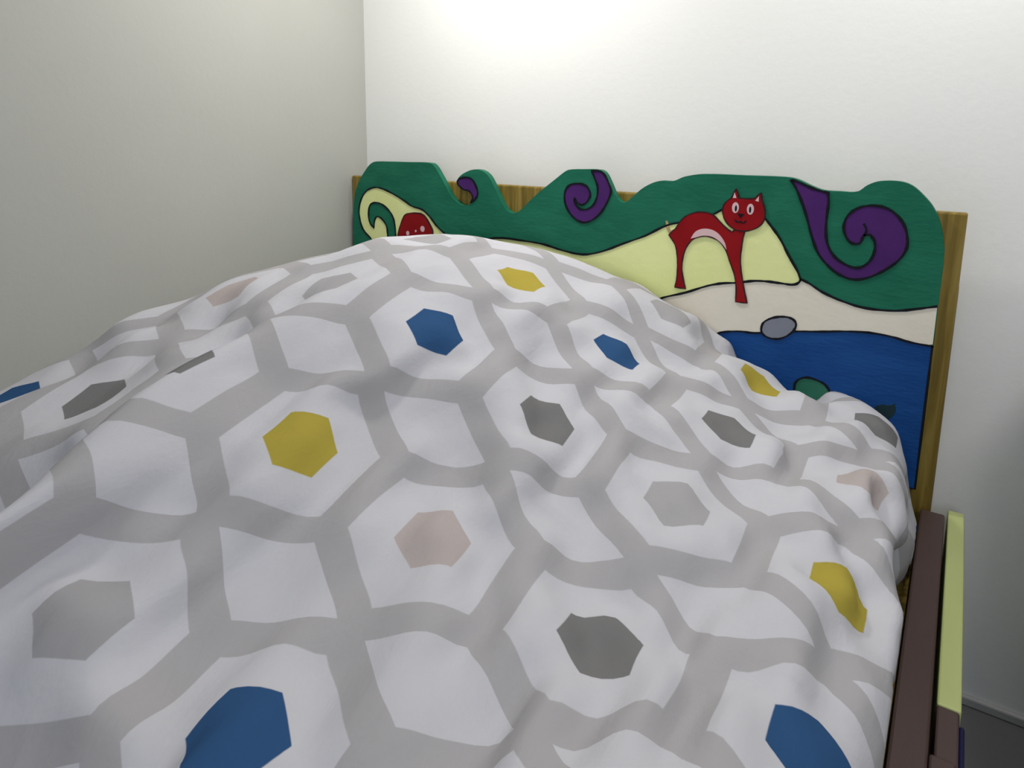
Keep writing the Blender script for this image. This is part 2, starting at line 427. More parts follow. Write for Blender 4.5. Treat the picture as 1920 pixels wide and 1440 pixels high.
def bed_part(name, bm, m, parent=None, **kw):
    if parent is None:
        bmesh.ops.transform(bm, matrix=OFF, verts=bm.verts)
        return link(name, bm, m, bed, **kw)
    bmesh.ops.transform(bm, matrix=OFF, verts=bm.verts)
    return link(name, bm, m, parent, **kw)

bm = bmesh.new()
box(bm, 0.004, 1.719, -0.077, -0.052, 0.12, 1.105)
panel = bevel(bed_part('headboard_panel', bm, M['wood']), 0.004)
panel['label'] = 'olive-brown wooden back panel'

# painted wave board: a cut-out board with the picture on its face
outline = smooth_line(ART['outline_top'], False, 4)
outline = [p for p in outline]
outline = [np.array((0.024, 0.517))] + outline + [np.array((1.6875, 1.030)), np.array((1.6885, 1.000)), np.array((1.6885, 0.517))]
bm = bmesh.new()
mats = ['green', 'lime', 'sand', 'water', 'purple', 'black', 'rock', 'bump', 'weed']
MI = {k: i for i, k in enumerate(mats)}
slab(bm, outline, YF, -0.0775, MI['green'])
layer = [0]
def paint(key, m, closed_line=True, width=0.0042, n=4, line=True):
    layer[0] += 1
    pts = smooth_line(ART[key], True, n)
    yb = YF + 0.0005
    slab(bm, pts, YF - 0.00012 * layer[0], yb, MI[m])
    return pts
lw = 0.0046
TOP = YF - 0.0022
ARTL = {}
ARTL['yellow_swirl'] = paint('yellow_swirl', 'lime')
ARTL['green_hook'] = paint('green_hook', 'green')
ARTL['yellow_hill'] = paint('yellow_hill', 'lime')
ARTL['sand'] = paint('sand', 'sand')
ARTL['water'] = paint('water', 'water')
ARTL['bump'] = paint('bump', 'bump')
ARTL['weed'] = paint('weed', 'weed')
for k in ('purple_small', 'purple_mid', 'purple_big'):
    ARTL[k] = paint(k, 'purple')
for k, w in (('yellow_swirl', 0.0046), ('green_hook', 0.0046), ('yellow_hill', 0.005), ('water', 0.0042),              ('bump', 0.0044), ('purple_small', 0.0046), ('purple_mid', 0.005), ('purple_big', 0.0052)):
    stroke(bm, ARTL[k], TOP, YF, w, True, MI['black'])
rock = smooth_line(ART['rock'], True, 4)
slab(bm, rock, TOP - 0.0004, YF, MI['rock'])
stroke(bm, rock, TOP - 0.0006, YF, 0.0046, True, MI['black'])
# the line between sand and the green hill on its right
i0 = min(range(len(ARTL['sand'])), key=lambda i: abs(ARTL['sand'][i][0] - ART['sand'][11][0]) + abs(ARTL['sand'][i][1] - ART['sand'][11][1]))
i1 = min(range(len(ARTL['sand'])), key=lambda i: abs(ARTL['sand'][i][0] - ART['sand'][18][0]) + abs(ARTL['sand'][i][1] - ART['sand'][18][1]))
stroke(bm, ARTL['sand'][i0:i1 + 1], TOP, YF, 0.0046, False, MI['black'])
stroke(bm, smooth_line(ART['spiral_line'], False, 4), TOP, YF, 0.004, False, MI['black'])
board = bed_part('painted_board', bm, [M[k] for k in mats])
board['label'] = 'green painted board cut in a wave outline, with purple swirls, lime hills, sand and blue water'

# the red cat
bm = bmesh.new()
cm = ['red', 'pink', 'dark_red', 'tan', 'black']
CI = {k: i for i, k in enumerate(cm)}
body = smooth_line(ART['cat_body'], True, 4)
head = smooth_line(ART['cat_head'], True, 4)
YC = YF - 0.0032
slab(bm, smooth_line(ART['tail'], True, 4), YC + 0.001, YF + 0.0005, CI['tan'])
slab(bm, body, YC, YF + 0.0005, CI['red'])
stroke(bm, body, YC - 0.0003, YF, 0.0028, True, CI['dark_red'])
slab(bm, smooth_line(ART['belly'], True, 4), YC - 0.0005, YF, CI['pink'])
slab(bm, head, YC - 0.0008, YF + 0.0005, CI['red'])
stroke(bm, head, YC - 0.0010, YF, 0.0030, True, CI['dark_red'])
for k in ('ear_l', 'ear_r'):
    slab(bm, ART[k], YC - 0.0013, YF, CI['pink'])
ep = ART['ep']
for i in (0, 1):
    x, z = ep[i]
    slab(bm, ellipse(x, z, 0.0078, 0.0125), YC - 0.0013, YF, CI['pink'])
    x, z = ep[i + 2]
    slab(bm, ellipse(x, z, 0.0024, 0.0072), YC - 0.0017, YF, CI['black'])
x, z = ep[4]
slab(bm, [(x - 0.008, z + 0.003), (x + 0.008, z + 0.003), (x, z - 0.007)], YC - 0.0015, YF, CI['black'])
stroke(bm, smooth_line([(x - 0.012, z - 0.012), (x - 0.006, z - 0.017), (x, z - 0.015), (x + 0.006, z - 0.018), (x + 0.013, z - 0.012)], False, 4),
       YC - 0.0015, YF, 0.003, False, CI['black'])
cat = bed_part('cat_figure', bm, [M[k] for k in cm], None)
cat.parent = bed
cat['label'] = 'red cat with an arched back and pink eyes'

bm = bmesh.new()
h2 = smooth_line(ART['head_left'], True, 4)
slab(bm, h2, YC, YF + 0.0005, CI['red'])
stroke(bm, h2, YC - 0.0003, YF, 0.0036, True, CI['dark_red'])
for (x, z), r in zip(ART['dots'], (0.0085, 0.0065, 0.0035)):
    slab(bm, ellipse(x, z, r, r * 1.1), YC - 0.0006, YF, CI['pink'])
c2 = bed_part('cat_figure', bm, [M[k] for k in cm], None)
c2['label'] = 'second red cat, only its head above the quilt'

# side: brown plank, inner wooden ledge, and the painted outer board
bm = bmesh.new(); box(bm, 1.701, 1.745, -2.05, -0.099, 0.26, 0.48)
bevel(bed_part('side_rail', bm, M['brown']), 0.004)['label'] = 'brown painted side rail'
bm = bmesh.new(); box(bm, 1.664, 1.699, -2.05, -0.099, 0.22, 0.445)
bevel(bed_part('inner_rail', bm, M['wood']), 0.003)['label'] = 'olive wooden inner rail'
bm = bmesh.new()
segs = [(-0.052, 0.470, 0), (-0.10, 0.474, 0), (-0.20, 0.479, 0), (-0.29, 0.483, 0), (-0.42, 0.482, 0), (-0.55, 0.4805, 0), (-0.672, 0.480, 0)]
def side_prism(bm, ys, zs, x0, x1, z0, top_mi, out_mi):
    rows = []
    for y, z in zip(ys, zs):
        rows.append([bm.verts.new(p) for p in ((x0, y, z0), (x0, y, z), (x1, y, z), (x1, y, z0))])
    for a, b_ in zip(rows, rows[1:]):
        for k, mi in ((0, top_mi), (1, top_mi), (2, out_mi), (3, out_mi)):
            bm.faces.new((a[k], a[(k+1) % 4], b_[(k+1) % 4], b_[k])).material_index = mi
    bm.faces.new(rows[0]).material_index = top_mi
    bm.faces.new(rows[-1][::-1]).material_index = top_mi
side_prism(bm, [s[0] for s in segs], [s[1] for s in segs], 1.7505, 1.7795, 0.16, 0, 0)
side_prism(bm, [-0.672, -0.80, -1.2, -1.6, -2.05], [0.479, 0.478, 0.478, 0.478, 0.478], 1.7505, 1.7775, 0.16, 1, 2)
box(bm, 1.7776, 1.7840, -2.05, -0.688, 0.20, 0.4725, 2)
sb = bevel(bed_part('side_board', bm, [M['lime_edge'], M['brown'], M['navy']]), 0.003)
sb['label'] = 'outer side board painted lime then brown on its edge, navy outside'
bm = bmesh.new(); box(bm, 1.7455, 1.7745, -0.95, -0.772, 0.30, 0.4835)
bevel(bed_part('spacer_block', bm, M['brown']), 0.003)
for x in (0.04, 1.66):
    bm = bmesh.new(); box(bm, x, x + 0.06, -0.051, -0.012, 0.0, 0.95); bevel(bed_part('leg', bm, M['wood']), 0.004)
for x in (0.04, 1.68):
    bm = bmesh.new(); box(bm, x, x + 0.06, -2.11, -2.052, 0.0, 0.48); bevel(bed_part('leg', bm, M['brown']), 0.004)
bm = bmesh.new(); box(bm, 0.01, 0.05, -2.05, -0.099, 0.22, 0.44)
bevel(bed_part('side_rail', bm, M['brown']), 0.004)
bm = bmesh.new(); box(bm, 0.05, 1.664, -2.05, -0.099, 0.22, 0.25)
bed_part('slat_base', bm, M['wood'])

# ---------------------------------------------------------------- mattress
bm = bmesh.new(); box(bm, 0.06, 1.60, -2.0, -0.13, 0.2515, 0.40)
mt = bevel(link('mattress', bm, M['mattress']), 0.03, 4)
tag(mt, 'pale mattress lying on the bed base under the hexagon quilt', 'mattress')

# ---------------------------------------------------------------- the quilt
NU, NV, GN = 35, 58, 6
U0, V0 = -2.0, -5.0
Q = np.array([int(t) for t in """30 -1752 379 53 -1756 412 78 -1760 445 106 -1764 474 138 -1766 500 174 -1767 519 212 -1764 533 252 -1759 539 292 -1751 540 331 -1740 537 370 -1726 532 407 -1712 525 445 -1697 518 483 -1684 513 523 -1675 512 563 -1669 517 602 -1669 530 636 -1673 552 666 -1679 579 690 -1686 611
712 -1692 645 734 -1699 680 758 -1705 712 789 -1711 738 827 -1715 753 867 -1713 750 903 -1705 731 930 -1692 704 953 -1677 674 975 -1661 644 1004 -1647 618 1042 -1639 605 1082 -1641 609 1120 -1646 623 1157 -1652 641 1192 -1658 660 1229 -1663 678 1266 -1667 694 1305 -1670 706 1345 -1671 715
1386 -1671 723 1426 -1669 731 1466 -1668 740 1506 -1667 748 1546 -1665 750 1587 -1663 744 1623 -1660 726 1652 -1657 698 1673 -1654 662 1685 -1651 624 1692 -1648 584 1696 -1645 543 1697 -1642 502 1697 -1638 462 1697 -1635 421 1697 -1632 380 1697 -1629 339 1697 -1625 299 30 -1705 386 52 -1710 419
76 -1714 452 102 -1718 483 133 -1721 510 167 -1722 533 204 -1721 549 243 -1718 560 283 -1712 565 323 -1702 565 362 -1691 562 400 -1678 556 437 -1663 550 476 -1650 544 515 -1638 541 554 -1630 542 594 -1627 551 632 -1628 567 665 -1633 590 693 -1639 619 717 -1646 651 739 -1652 685
762 -1658 718 791 -1664 747 826 -1669 766 867 -1670 769 904 -1663 753 931 -1650 726 952 -1634 694 972 -1618 663 1002 -1605 639 1040 -1597 627 1081 -1597 628 1121 -1601 637 1158 -1607 653 1193 -1613 673 1228 -1618 693 1265 -1622 709 1305 -1624 717 1346 -1624 718 1386 -1624 717 1426 -1623 724
1465 -1621 735 1504 -1620 746 1544 -1618 752 1585 -1616 747 1621 -1613 729 1650 -1610 701 1671 -1607 666 1684 -1604 627 1692 -1601 587 1695 -1598 547 1697 -1595 506 1697 -1591 465 1697 -1588 424 1697 -1585 384 1697 -1582 343 1697 -1578 302 30 -1658 392 51 -1663 426 74 -1667 460 99 -1671 492
128 -1675 521 160 -1677 545 196 -1677 565 234 -1676 579 274 -1671 588 314 -1664 591 353 -1655 591 392 -1643 587 430 -1629 581 468 -1616 575 507 -1603 571 546 -1593 570 586 -1587 573 625 -1585 584 662 -1588 603 693 -1593 628 720 -1599 658 744 -1606 690 768 -1612 723 794 -1618 754
827 -1623 777 866 -1626 787 905 -1621 775 931 -1608 747 949 -1592 713 968 -1576 682 1000 -1562 660 1039 -1556 650 1080 -1555 648 1120 -1557 653 1159 -1561 664 1194 -1567 684 1228 -1573 707 1265 -1576 722 1306 -1577 725 1346 -1577 718 1386 -1577 712 1426 -1576 717 1464 -1574 730 1502 -1573 745
1542 -1571 753 1583 -1569 750 1619 -1566 732 1648 -1563 704 1669 -1560 669 1683 -1557 631 1691 -1554 591 1695 -1551 550 1697 -1548 510 1697 -1544 469 1697 -1541 428 1697 -1538 387 1697 -1535 347 1696 -1531 306 30 -1612 398 50 -1616 433 72 -1621 467 96 -1625 500 124 -1629 530 155 -1631 557
189 -1633 579 226 -1632 596 265 -1630 608 304 -1625 616 344 -1617 618 384 -1607 617 423 -1595 613 461 -1582 608 499 -1569 603 538 -1557 599 578 -1548 600 618 -1543 605 657 -1543 618 692 -1547 639 722 -1553 665 749 -1559 695 774 -1565 727 799 -1571 758 829 -1577 786 866 -1581 802
906 -1579 796 929 -1565 766 942 -1549 730 964 -1532 701 999 -1522 685 1039 -1516 675 1079 -1513 671 1119 -1514 673 1160 -1517 678 1197 -1521 694 1228 -1527 719 1266 -1530 732 1306 -1530 728 1345 -1530 715 1385 -1530 708 1425 -1529 713 1463 -1527 727 1500 -1526 743 1540 -1524 754 1580 -1522 752
1617 -1519 735 1646 -1516 707 1667 -1513 672 1682 -1510 634 1690 -1507 594 1695 -1504 554 1697 -1501 513 1697 -1497 472 1697 -1494 432 1697 -1491 391 1696 -1488 350 1696 -1484 310 30 -1565 405 50 -1570 440 71 -1574 475 94 -1579 508 120 -1582 539 150 -1586 567 183 -1588 591 218 -1588 611
256 -1587 627 295 -1584 637 335 -1579 643 375 -1571 645 415 -1560 644 453 -1548 640 492 -1535 635 531 -1523 631 570 -1512 629 610 -1505 631 650 -1501 638 688 -1502 653 722 -1506 675 752 -1512 702 780 -1519 731 807 -1525 760 834 -1531 790 867 -1536 814 907 -1536 816 924 -1521 782
933 -1505 746 962 -1490 722 1000 -1484 714 1039 -1479 705 1078 -1475 699 1118 -1476 701 1158 -1476 700 1198 -1476 705 1228 -1481 731 1268 -1483 738 1306 -1483 726 1343 -1483 710 1384 -1483 704 1424 -1482 710 1461 -1480 725 1498 -1479 743 1537 -1477 756 1577 -1475 755 1614 -1472 738 1644 -1469 710
1666 -1466 676 1680 -1463 638 1690 -1460 598 1695 -1457 558 1697 -1454 517 1697 -1451 476 1697 -1447 435 1696 -1444 395 1695 -1441 354 1694 -1437 313 30 -1518 411 49 -1523 447 70 -1528 482 92 -1532 515 118 -1536 547 146 -1539 576 178 -1542 602 212 -1543 624 248 -1543 642 287 -1542 656
326 -1538 666 366 -1532 671 406 -1524 673 446 -1514 671 485 -1502 668 523 -1490 665 562 -1479 662 602 -1469 660 642 -1462 663 682 -1459 671 719 -1461 688 752 -1466 711 783 -1472 736 814 -1479 762 843 -1484 790 871 -1489 819 908 -1492 833 918 -1477 797 926 -1462 760 962 -1450 748
1002 -1449 748 1040 -1444 735 1079 -1440 730 1118 -1437 727 1156 -1435 722 1196 -1431 718 1228 -1435 741 1268 -1435 738 1303 -1437 718 1341 -1437 704 1382 -1436 702 1422 -1434 709 1459 -1433 725 1495 -1432 745 1533 -1430 758 1574 -1427 756 1611 -1425 740 1641 -1422 713 1664 -1419 679 1679 -1416 641
1689 -1413 602 1695 -1410 561 1697 -1407 521 1697 -1404 480 1697 -1400 439 1696 -1397 398 1695 -1394 358 1693 -1390 317 30 -1472 417 49 -1476 453 69 -1481 489 91 -1486 523 115 -1490 555 143 -1493 585 173 -1496 612 206 -1498 636 242 -1499 656 279 -1498 673 318 -1496 686 357 -1492 694
397 -1486 699 437 -1478 700 477 -1468 700 516 -1458 698 555 -1447 695 595 -1435 693 634 -1426 692 674 -1419 695 714 -1418 706 750 -1421 724 782 -1427 749 812 -1434 774 846 -1438 796 880 -1442 817 907 -1446 847 916 -1432 811 924 -1417 774 964 -1412 772 1005 -1410 771 1043 -1404 756
1071 -1396 728 1110 -1392 717 1150 -1390 718 1188 -1386 731 1227 -1387 743 1265 -1388 729 1300 -1391 710 1340 -1390 707 1380 -1388 705 1420 -1387 709 1456 -1386 727 1491 -1385 749 1530 -1383 760 1570 -1380 757 1608 -1378 742 1639 -1375 716 1662 -1372 682 1678 -1370 645 1688 -1367 605 1694 -1363 565
1696 -1360 524 1697 -1357 484 1696 -1353 443 1695 -1350 402 1693 -1347 362 1692 -1343 321 30 -1425 424 48 -1430 460 68 -1435 496 89 -1439 530 113 -1443 563 139 -1447 594 169 -1450 622 201 -1452 647 236 -1454 669 272 -1454 687 310 -1453 703 349 -1451 715 389 -1446 723 429 -1440 727
469 -1432 729 508 -1424 729 548 -1414 729 588 -1404 727 627 -1392 725 666 -1383 724 706 -1377 729 745 -1377 742 777 -1384 767 802 -1394 797 832 -1404 824 872 -1399 834 903 -1400 859 919 -1387 824 927 -1374 787 962 -1366 769 1003 -1365 770 1043 -1360 765 1063 -1351 732 1102 -1347 723
1143 -1346 720 1182 -1341 732 1223 -1342 731 1260 -1342 716 1298 -1346 722 1338 -1345 724 1377 -1342 712 1417 -1340 710 1451 -1339 732 1486 -1338 753 1526 -1336 760 1566 -1333 758 1605 -1331 743 1637 -1328 719 1661 -1326 686 1678 -1323 649 1688 -1320 609 1693 -1316 569 1695 -1313 528 1695 -1310 487
1694 -1306 447 1693 -1303 406 1692 -1299 365 1691 -1296 325 30 -1378 430 48 -1383 467 67 -1388 503 87 -1392 537 111 -1397 571 137 -1401 602 165 -1404 631 197 -1407 657 230 -1408 680 266 -1409 700 303 -1409 718 341 -1408 732 380 -1405 744 420 -1400 751 460 -1394 755 500 -1386 757
540 -1379 758 580 -1370 759 619 -1360 759 658 -1349 756 698 -1340 756 738 -1336 764 773 -1341 786 795 -1352 817 824 -1364 841 862 -1358 858 901 -1353 870 927 -1341 843 936 -1329 806 968 -1320 786 1007 -1323 784 1044 -1314 777 1065 -1304 745 1105 -1299 739 1143 -1298 730 1181 -1295 738
1217 -1298 723 1258 -1296 723 1297 -1301 735 1339 -1298 735 1375 -1295 717 1415 -1292 711 1443 -1293 739 1482 -1292 750 1522 -1289 756 1562 -1286 755 1601 -1284 744 1635 -1281 721 1660 -1279 690 1677 -1276 652 1687 -1273 613 1691 -1270 572 1693 -1266 532 1692 -1263 491 1692 -1259 450 1691 -1256 410
1690 -1252 369 1689 -1249 328 30 -1332 437 47 -1337 473 66 -1341 509 86 -1346 544 109 -1350 578 134 -1354 610 162 -1358 640 192 -1361 667 225 -1363 691 260 -1364 713 296 -1364 731 334 -1364 748 372 -1362 761 412 -1358 771 452 -1353 776 492 -1345 778 532 -1338 780 571 -1331 784
611 -1324 790 650 -1316 788 689 -1307 788 729 -1300 793 767 -1298 807 794 -1307 836 835 -1309 847 857 -1314 879 897 -1306 881 925 -1294 855 939 -1280 820 972 -1269 801 1010 -1273 807 1043 -1266 790 1067 -1256 759 1106 -1253 750 1145 -1251 746 1185 -1247 743 1222 -1250 738 1260 -1252 738
1299 -1254 747 1336 -1251 734 1375 -1248 723 1414 -1244 714 1441 -1246 743 1480 -1248 733 1516 -1243 750 1556 -1240 747 1596 -1237 742 1631 -1234 723 1658 -1232 693 1676 -1230 656 1685 -1226 617 1688 -1223 576 1689 -1220 536 1688 -1216 495 1688 -1213 454 1687 -1209 414 1687 -1205 373 1686 -1202 332
30 -1285 443 47 -1290 480 65 -1295 516 86 -1299 551 108 -1303 585 132 -1307 617 159 -1311 648 188 -1315 677 219 -1317 702 253 -1319 725 290 -1320 744 327 -1319 760 366 -1317 774 404 -1314 787 444 -1310 795 484 -1303 797 524 -1294 794 563 -1287 798 602 -1282 809 641 -1277 814
681 -1274 821 719 -1275 832 757 -1260 834 795 -1260 847 828 -1258 873 854 -1268 901 891 -1259 890 918 -1246 862 944 -1234 835 982 -1229 827 1022 -1227 831 1050 -1220 805 1071 -1209 774 1110 -1209 767 1149 -1207 767 1186 -1202 752 1226 -1202 752 1263 -1208 758 1302 -1207 755 1332 -1204 731
1372 -1202 738 1409 -1198 726 1444 -1198 745 1480 -1200 729 1514 -1196 748 1549 -1197 729 1588 -1190 739 1625 -1187 723 1655 -1186 695 1676 -1183 660 1684 -1180 621 1685 -1176 580 1685 -1173 540 1684 -1169 499 1684 -1166 458 1684 -1162 418 1684 -1159 377 1684 -1155 337 29 -1239 449 46 -1243 486
65 -1248 522 86 -1252 557 108 -1257 591 132 -1261 624 157 -1265 656 184 -1268 686 214 -1272 713 247 -1274 737 283 -1275 756 322 -1274 770 361 -1271 780 399 -1268 794 438 -1265 807 477 -1259 813 517 -1250 810 557 -1241 808 597 -1235 812 635 -1233 825 674 -1231 838 713 -1229 849
751 -1220 858 791 -1213 859 818 -1216 890 850 -1220 915 885 -1211 898 916 -1199 875 946 -1188 851 985 -1187 851 1023 -1182 841 1050 -1173 814 1076 -1163 788 1115 -1165 791 1153 -1162 786 1186 -1157 764 1227 -1156 763 1266 -1160 768 1299 -1159 750 1335 -1156 736 1371 -1156 752 1408 -1152 741
1443 -1152 728 1481 -1152 727 1516 -1148 743 1546 -1150 718 1581 -1143 738 1618 -1142 720 1652 -1139 697 1677 -1137 664 1686 -1134 625 1684 -1130 584 1683 -1126 544 1682 -1122 503 1680 -1119 463 1680 -1115 422 1681 -1112 382 1681 -1108 341 29 -1192 454 48 -1197 490 68 -1201 526 89 -1205 561
110 -1210 595 133 -1214 629 157 -1218 662 182 -1222 694 210 -1225 723 242 -1228 749 277 -1230 769 317 -1228 779 357 -1225 783 397 -1221 794 433 -1218 812 471 -1213 825 511 -1206 827 550 -1197 823 590 -1190 824 629 -1187 835 668 -1186 849 706 -1182 861 745 -1174 867 784 -1168 874
813 -1170 902 846 -1173 926 879 -1164 907 909 -1152 883 941 -1143 861 981 -1142 863 1020 -1137 855 1043 -1127 824 1073 -1118 799 1112 -1120 807 1145 -1115 786 1181 -1112 772 1220 -1115 781 1260 -1114 769 1289 -1112 743 1328 -1112 750 1368 -1108 751 1403 -1106 732 1437 -1107 713 1474 -1105 725
1512 -1101 730 1544 -1104 709 1578 -1097 726 1614 -1097 713 1652 -1093 698 1680 -1090 668 1691 -1087 629 1688 -1083 589 1685 -1079 548 1681 -1075 508 1678 -1072 468 1678 -1068 427 1678 -1065 386 1679 -1061 346 33 -1146 457 54 -1150 493 74 -1154 528 95 -1159 563 116 -1163 597 137 -1167 632
160 -1171 666 183 -1175 699 209 -1179 731 238 -1182 759 272 -1184 781 311 -1184 793 352 -1182 797 392 -1175 801 430 -1172 815 467 -1166 831 505 -1161 843 544 -1154 843 584 -1147 840 622 -1144 854 660 -1143 866 700 -1137 875 739 -1128 878 778 -1123 888 810 -1123 913 843 -1125 936
874 -1116 913 906 -1105 892 939 -1097 874 978 -1099 879 1011 -1091 860 1035 -1080 831 1070 -1074 814 1110 -1073 813 1136 -1068 784 1174 -1065 775 1211 -1071 780 1248 -1069 767 1284 -1066 752 1324 -1066 758 1356 -1065 734 1392 -1062 716 1433 -1059 718 1470 -1059 721 1504 -1059 706 1539 -1056 719
1575 -1054 705 1613 -1050 714 1645 -1046 693 1679 -1044 670 1696 -1041 633 1694 -1036 593 1688 -1032 553 1682 -1029 513 1679 -1025 472 1677 -1022 432 1676 -1018 391 1677 -1014 350 45 -1101 456 66 -1105 491 86 -1109 526 106 -1113 561 126 -1117 597 146 -1121 632 167 -1124 667 188 -1128 702
211 -1132 735 238 -1135 766 269 -1138 793 306 -1139 809 347 -1139 817 388 -1127 812 428 -1123 823 464 -1121 847 500 -1119 868 540 -1111 869 579 -1101 857 616 -1102 878 656 -1101 892 697 -1090 892 737 -1077 884 777 -1073 895 808 -1075 921 841 -1078 947 877 -1071 931 911 -1060 912
942 -1051 891 981 -1054 896 1004 -1044 865 1035 -1034 843 1072 -1030 830 1112 -1026 822 1138 -1020 793 1176 -1018 783 1214 -1023 780 1253 -1029 791 1285 -1023 769 1323 -1018 760 1351 -1018 730 1389 -1015 717 1428 -1013 707 1466 -1012 719 1500 -1011 699 1534 -1009 718 1574 -1006 712 1613 -1003 714
1640 -1000 685 1678 -997 672 1699 -994 638 1696 -989 598 1688 -985 558 1683 -982 518 1680 -978 477 1678 -975 437 1676 -971 396 1674 -967 355 65 -1058 449 85 -1062 485 104 -1066 520 123 -1070 556 142 -1073 592 161 -1076 628 180 -1079 664 199 -1082 700 219 -1085 736 241 -1088 770
269 -1091 800 304 -1093 821 342 -1093 833 382 -1085 840 422 -1078 854 460 -1075 869 495 -1075 891 538 -1065 888 576 -1059 885 616 -1052 888 656 -1046 902 695 -1040 906 733 -1029 899 774 -1027 915 805 -1029 942 841 -1032 961 880 -1026 951 912 -1016 930 947 -1008 912 986 -1006 907
1021 -1006 895 1038 -991 864 1073 -985 846 1109 -980 829 1144 -975 809 1183 -974 802 1220 -983 811 1257 -983 804 1279 -977 771 1313 -973 749 1350 -970 733 1390 -971 736 1427 -973 737 1461 -966 721 1496 -963 702 1535 -962 714 1574 -960 723 1614 -957 715 1639 -954 684 1678 -950 675
1701 -947 642 1698 -942 602 1687 -938 564 1682 -935 523 1680 -932 482 1678 -928 442 1674 -924 401 1669 -921 361 90 -1020 439 109 -1023 475 128 -1026 511 146 -1029 548 164 -1032 584 182 -1035 620 199 -1037 657 216 -1039 695 233 -1040 732 251 -1042 768 273 -1044 803 303 -1046 831
336 -1048 857 375 -1047 878 414 -1038 879 458 -1024 880 498 -1018 894 537 -1015 905 577 -1007 908 616 -998 897 650 -1001 918 692 -993 927 732 -990 943 770 -983 939 809 -981 954 842 -985 975 881 -981 968 914 -970 945 952 -966 936 991 -964 928 1029 -961 917 1043 -947 882
1080 -944 869 1113 -938 849 1149 -933 833 1188 -937 832 1228 -938 832 1261 -935 809 1276 -930 773 1312 -927 758 1350 -924 746 1388 -928 756 1427 -927 751 1464 -923 736 1495 -917 712 1535 -916 710 1571 -913 728 1611 -910 721 1636 -907 691 1671 -903 672 1702 -900 647 1699 -895 607
1686 -891 569 1682 -888 528 1678 -885 487 1674 -882 447 1666 -878 406 1658 -875 367 119 -985 427 137 -987 464 155 -990 500 173 -993 537 191 -995 573 208 -997 610 225 -999 647 240 -999 685 254 -999 724 268 -998 762 284 -998 800 305 -999 835 333 -1000 866 369 -1000 892
411 -990 895 454 -978 897 492 -974 917 531 -969 928 571 -961 931 611 -958 933 649 -956 948 689 -950 956 730 -943 961 768 -936 957 805 -936 970 841 -938 986 881 -935 983 917 -927 968 956 -924 960 993 -919 946 1028 -914 928 1048 -903 898 1086 -901 888 1122 -899 877
1156 -895 860 1193 -892 847 1222 -891 821 1257 -888 805 1281 -883 776 1319 -886 783 1354 -881 767 1390 -880 758 1423 -880 742 1462 -876 741 1498 -872 730 1532 -869 710 1568 -865 726 1606 -863 719 1636 -860 695 1659 -858 664 1697 -853 650 1701 -848 611 1687 -844 573 1680 -842 532
1674 -839 492 1666 -836 452 1655 -833 413 1641 -831 374 150 -951 414 168 -954 451 186 -956 488 203 -958 525 220 -960 561 237 -962 599 253 -962 636 267 -962 675 279 -960 714 290 -958 753 301 -955 792 314 -953 831 333 -952 869 366 -950 894 408 -941 903 448 -933 912
486 -929 931 525 -924 943 564 -920 952 603 -919 963 643 -912 965 683 -904 969 723 -898 976 762 -893 980 801 -889 982 839 -890 993 878 -889 998 916 -883 987 952 -877 971 987 -872 954 1025 -868 943 1054 -860 919 1080 -855 889 1120 -854 890 1155 -849 872 1186 -845 846
1212 -844 817 1249 -841 807 1278 -836 780 1316 -839 792 1349 -835 772 1383 -833 751 1422 -832 751 1458 -829 739 1496 -825 728 1526 -823 703 1564 -820 713 1600 -820 697 1639 -813 695 1656 -811 658 1695 -807 652 1702 -802 613 1689 -797 575 1679 -795 535 1669 -793 496 1656 -791 457
1640 -790 420 1622 -789 383 182 -919 401 199 -921 438 217 -923 475 234 -925 512 250 -926 549 266 -926 587 280 -926 625 293 -924 664 303 -921 704 312 -917 743 319 -913 784 327 -908 824 340 -904 863 367 -901 892 405 -895 911 442 -889 929 480 -883 945 520 -878 954
559 -874 964 597 -872 976 637 -865 976 678 -858 981 719 -849 983 757 -847 993 797 -843 996 836 -842 1000 874 -841 1007 911 -837 998 944 -831 977 981 -826 964 1015 -821 947 1041 -815 919 1074 -810 900 1114 -808 893 1143 -804 865 1172 -800 839 1210 -797 828 1241 -794 810
1274 -791 792 1313 -793 794 1340 -790 764 1379 -787 756 1418 -784 753 1451 -783 732 1489 -779 721 1524 -776 704 1562 -774 707 1600 -774 709 1632 -767 691 1656 -764 659 1695 -761 653 1699 -755 614 1692 -750 576 1676 -749 538 1661 -747 500 1643 -747 464 1622 -747 428 1601 -748 393
214 -887 388 230 -888 425 247 -889 463 263 -890 500 278 -890 538 292 -889 576 305 -887 615 315 -884 655 323 -880 695 329 -875 735 332 -869 775 336 -863 815 347 -858 854 372 -853 886 404 -848 911 438 -842 937 476 -837 954 516 -832 963 556 -827 970 595 -823 982
634 -820 991 673 -814 999 714 -804 999 753 -800 1004 793 -796 1008 833 -794 1010 871 -793 1018 909 -790 1009 940 -783 985 979 -780 978 1009 -775 955 1040 -769 930 1078 -767 919 1111 -761 897 1133 -757 864 1166 -753 844 1204 -752 837 1235 -747 812 1274 -750 818 1308 -747 801
1339 -743 774 1375 -740 755 1413 -739 743 1447 -736 723 1485 -733 712 1524 -731 721 1563 -730 726 1601 -726 718 1621 -720 686 1661 -720 680 1690 -714 654 1694 -709 615 1692 -704 576 1673 -702 540 1651 -702 505 1627 -703 472 1604 -705 438 1582 -706 404 244 -853 376 260 -853 413
275 -853 451 290 -853 489 303 -851 528 315 -849 567 325 -845 606 332 -841 646 336 -835 687 337 -829 727 337 -823 767 340 -817 807 352 -811 846 376 -806 878 405 -801 907 437 -795 933 474 -790 951 513 -786 967 553 -780 978 593 -775 988 632 -772 997 670 -767 1009
